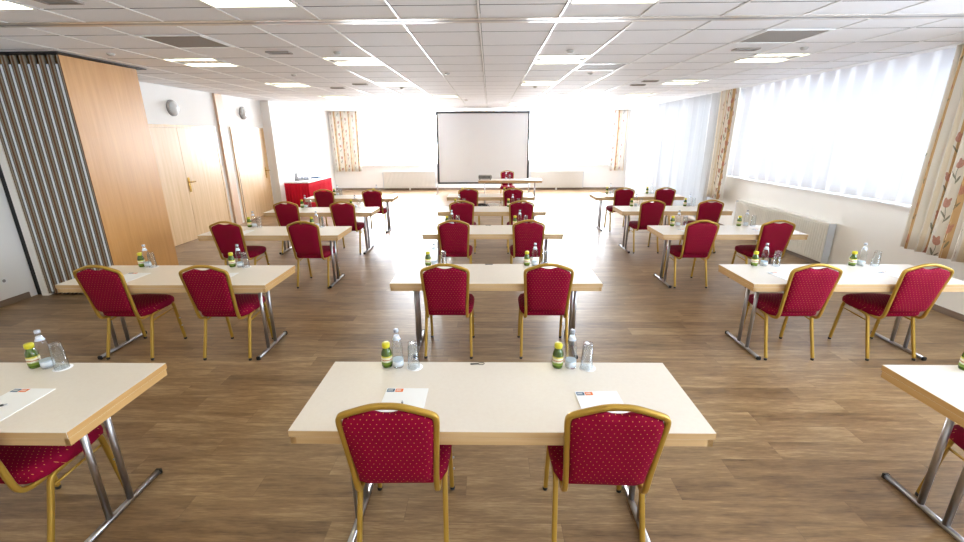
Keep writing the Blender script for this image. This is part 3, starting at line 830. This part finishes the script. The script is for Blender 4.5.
# cables on the floor in front of the speaker's table
for i, (cx, cy, mat, s) in enumerate(((-.22, 12.75, 'black', 'black cable coiled on the floor left of the speaker\'s table legs'), (.12, 12.78, 'white', 'white cable coiled on the floor before the speaker\'s table'))):
    m = MB(); rnd = random.Random(i); pts = []
    for k in range(90):
        a = k * .42; rr = .15 + .035 * sin(k * .31) + rnd.uniform(-.006, .006)
        pts.append((rr * cos(a), rr * .8 * sin(a), .008 + k * .0008 + .012 * abs(sin(k * .23))))
    pts += [(.2, -.1, .03), (.28, -.13, .01), (.4, -.08, .008)]
    m.sweep(smooth(pts, 1), .007, n=6); o = m.obj('coiled_cable', M[mat]); o.location = (cx, cy, 0)
    tag(o, s, 'cable')

# skirted buffet table in the left corner
bx0, bx1, by0, by1 = -5.80, -5.08, 12.33, 14.2
r = empty('buffet_table', (0, 0, 0))
m = MB(); m.box(bx0, bx1, by0, by1, .735, .765, bev=.004); m.obj('white_tabletop', M['white_cloth'], r)
m = MB(); path = []
def seg(a, b, k):
    L = (Vector(b) - Vector(a)).length; n = int(L / .012); d = (Vector(b) - Vector(a)) / L; nr = Vector((d.y, -d.x))
    for i in range(n):
        t_ = i / n; path.append(Vector(a) + d * L * t_ + nr * (.014 * sin(2 * pi * t_ * L / .085) + .004 * sin(31 * t_)))
seg((bx0 + .01, by0 - .0), (bx1, by0), 0); seg((bx1, by0), (bx1, by1), 1)
cols = [[m.b.verts.new((p.x, p.y, z)) for z in (.02, .3, .6, .734)] for p in path]
for A, B in zip(cols, cols[1:]):
    for j in range(3):
        f = m.b.faces.new((A[j], B[j], B[j + 1], A[j + 1])); f.smooth = True
m.obj('red_skirt', M['red_cloth'], r, solid=.004)
for x in (bx0 + .05, bx1 - .08):
    for y in (by0 + .06, by1 - .06):
        m = MB(); m.sweep([(x, y, 0), (x, y, .736)], .015, n=8); m.obj('leg', M['chrome'], r)
tag(r, 'buffet table with pleated red skirt and white top, left by the far wall', 'table')
r = empty('serving_tray', (-5.5, 13.1, .766)); m = MB(); m.box(-.17, .17, -.25, .25, 0, .008); m.obj('tray_base', M['chrome'], r)
m = MB(); m.sweep([(-.17, -.25, .012), (.17, -.25, .012), (.17, .25, .012), (-.17, .25, .012)], .006, n=6, closed=True); m.obj('tray_rim', M['chrome'], r)
tag(r, 'metal serving tray on the red-skirted table', 'tray')
def cup_proto():
    rr = empty('coffee_cup'); m = MB(); m.lathe([(.0001, 0), (.03, 0), (.034, .02), (.042, .075), (.040, .075), (.031, .02), (.0001, .008)], n=14); m.obj('cup_body', M['silver'], rr)
    m = MB(); m.sweep([(.04, 0, .06), (.06, 0, .055), (.062, 0, .035), (.036, 0, .022)], .004, n=6); m.obj('cup_handle', M['silver'], rr); return rr
CPp = Proto(cup_proto())
for i, (x, y) in enumerate(((-5.58, 12.95), (-5.42, 12.96), (-5.57, 13.1), (-5.42, 13.12), (-5.5, 13.25))):
    tag(CPp.place((x, y, .774), i), 'small silver cup on the metal tray of the red-skirted table', 'cup', 'cups on the tray')
r = empty('coffee_flask', (-5.56, 12.72, .766)); m = MB(); m.lathe([(.0001, 0), (.06, 0), (.062, .1), (.055, .16), (.035, .19)], n=16); m.obj('flask_body', M['chrome'], r)
m = MB(); m.lathe([(.036, .188), (.036, .21), (.0001, .215)], n=12); m.obj('flask_lid', M['black'], r)
tag(r, 'squat dark-lidded flask on the red-skirted table', 'flask')
m = MB(); m.box(-.11, .11, -.15, .15, 0, .035, bev=.004); o = m.obj('blue_folder', M['navy']); o.location = (-5.35, 13.65, .766); tag(o, 'blue folder lying on the red-skirted table', 'folder')

# ------------------------------------------------------------------ world, camera, view
w = bpy.data.worlds.new('daylight'); SC.world = w; w.use_nodes = True
nt = w.node_tree; bg = nt.nodes['Background']
bg.inputs[0].default_value = (.93, .97, 1, 1); bg.inputs[1].default_value = 50.0

f_px, th, yaw, roll, HC = (435.8834, 0.29871, -0.01796, -0.00511, 1.95686)
fwd = Vector((sin(yaw) * cos(th), cos(yaw) * cos(th), -sin(th))); rt = Vector((cos(yaw), -sin(yaw), 0)); up = rt.cross(fwd)
r2 = rt * cos(roll) + up * sin(roll); u2 = up * cos(roll) - rt * sin(roll)
cd = bpy.data.cameras.new('camera'); cam = bpy.data.objects.new('camera', cd); COL.objects.link(cam)
mt = Matrix((r2, u2, -fwd)).transposed().to_4x4(); mt.translation = (0, 0, HC); cam.matrix_world = mt
cd.sensor_width = 36; cd.lens = f_px / 964 * 36; cd.clip_start = .05
SC.camera = cam
vs = SC.view_settings; SC.display_settings.display_device = 'sRGB'
vs.view_transform = 'Standard'; vs.look = 'None'; vs.gamma = 1; vs.use_curve_mapping = False
vs.exposure = 0.32
SC.cycles.use_denoising = True
SC.cycles.max_bounces = 10; SC.cycles.diffuse_bounces = 6; SC.cycles.transparent_max_bounces = 24
SC.cycles.sample_clamp_indirect = 6
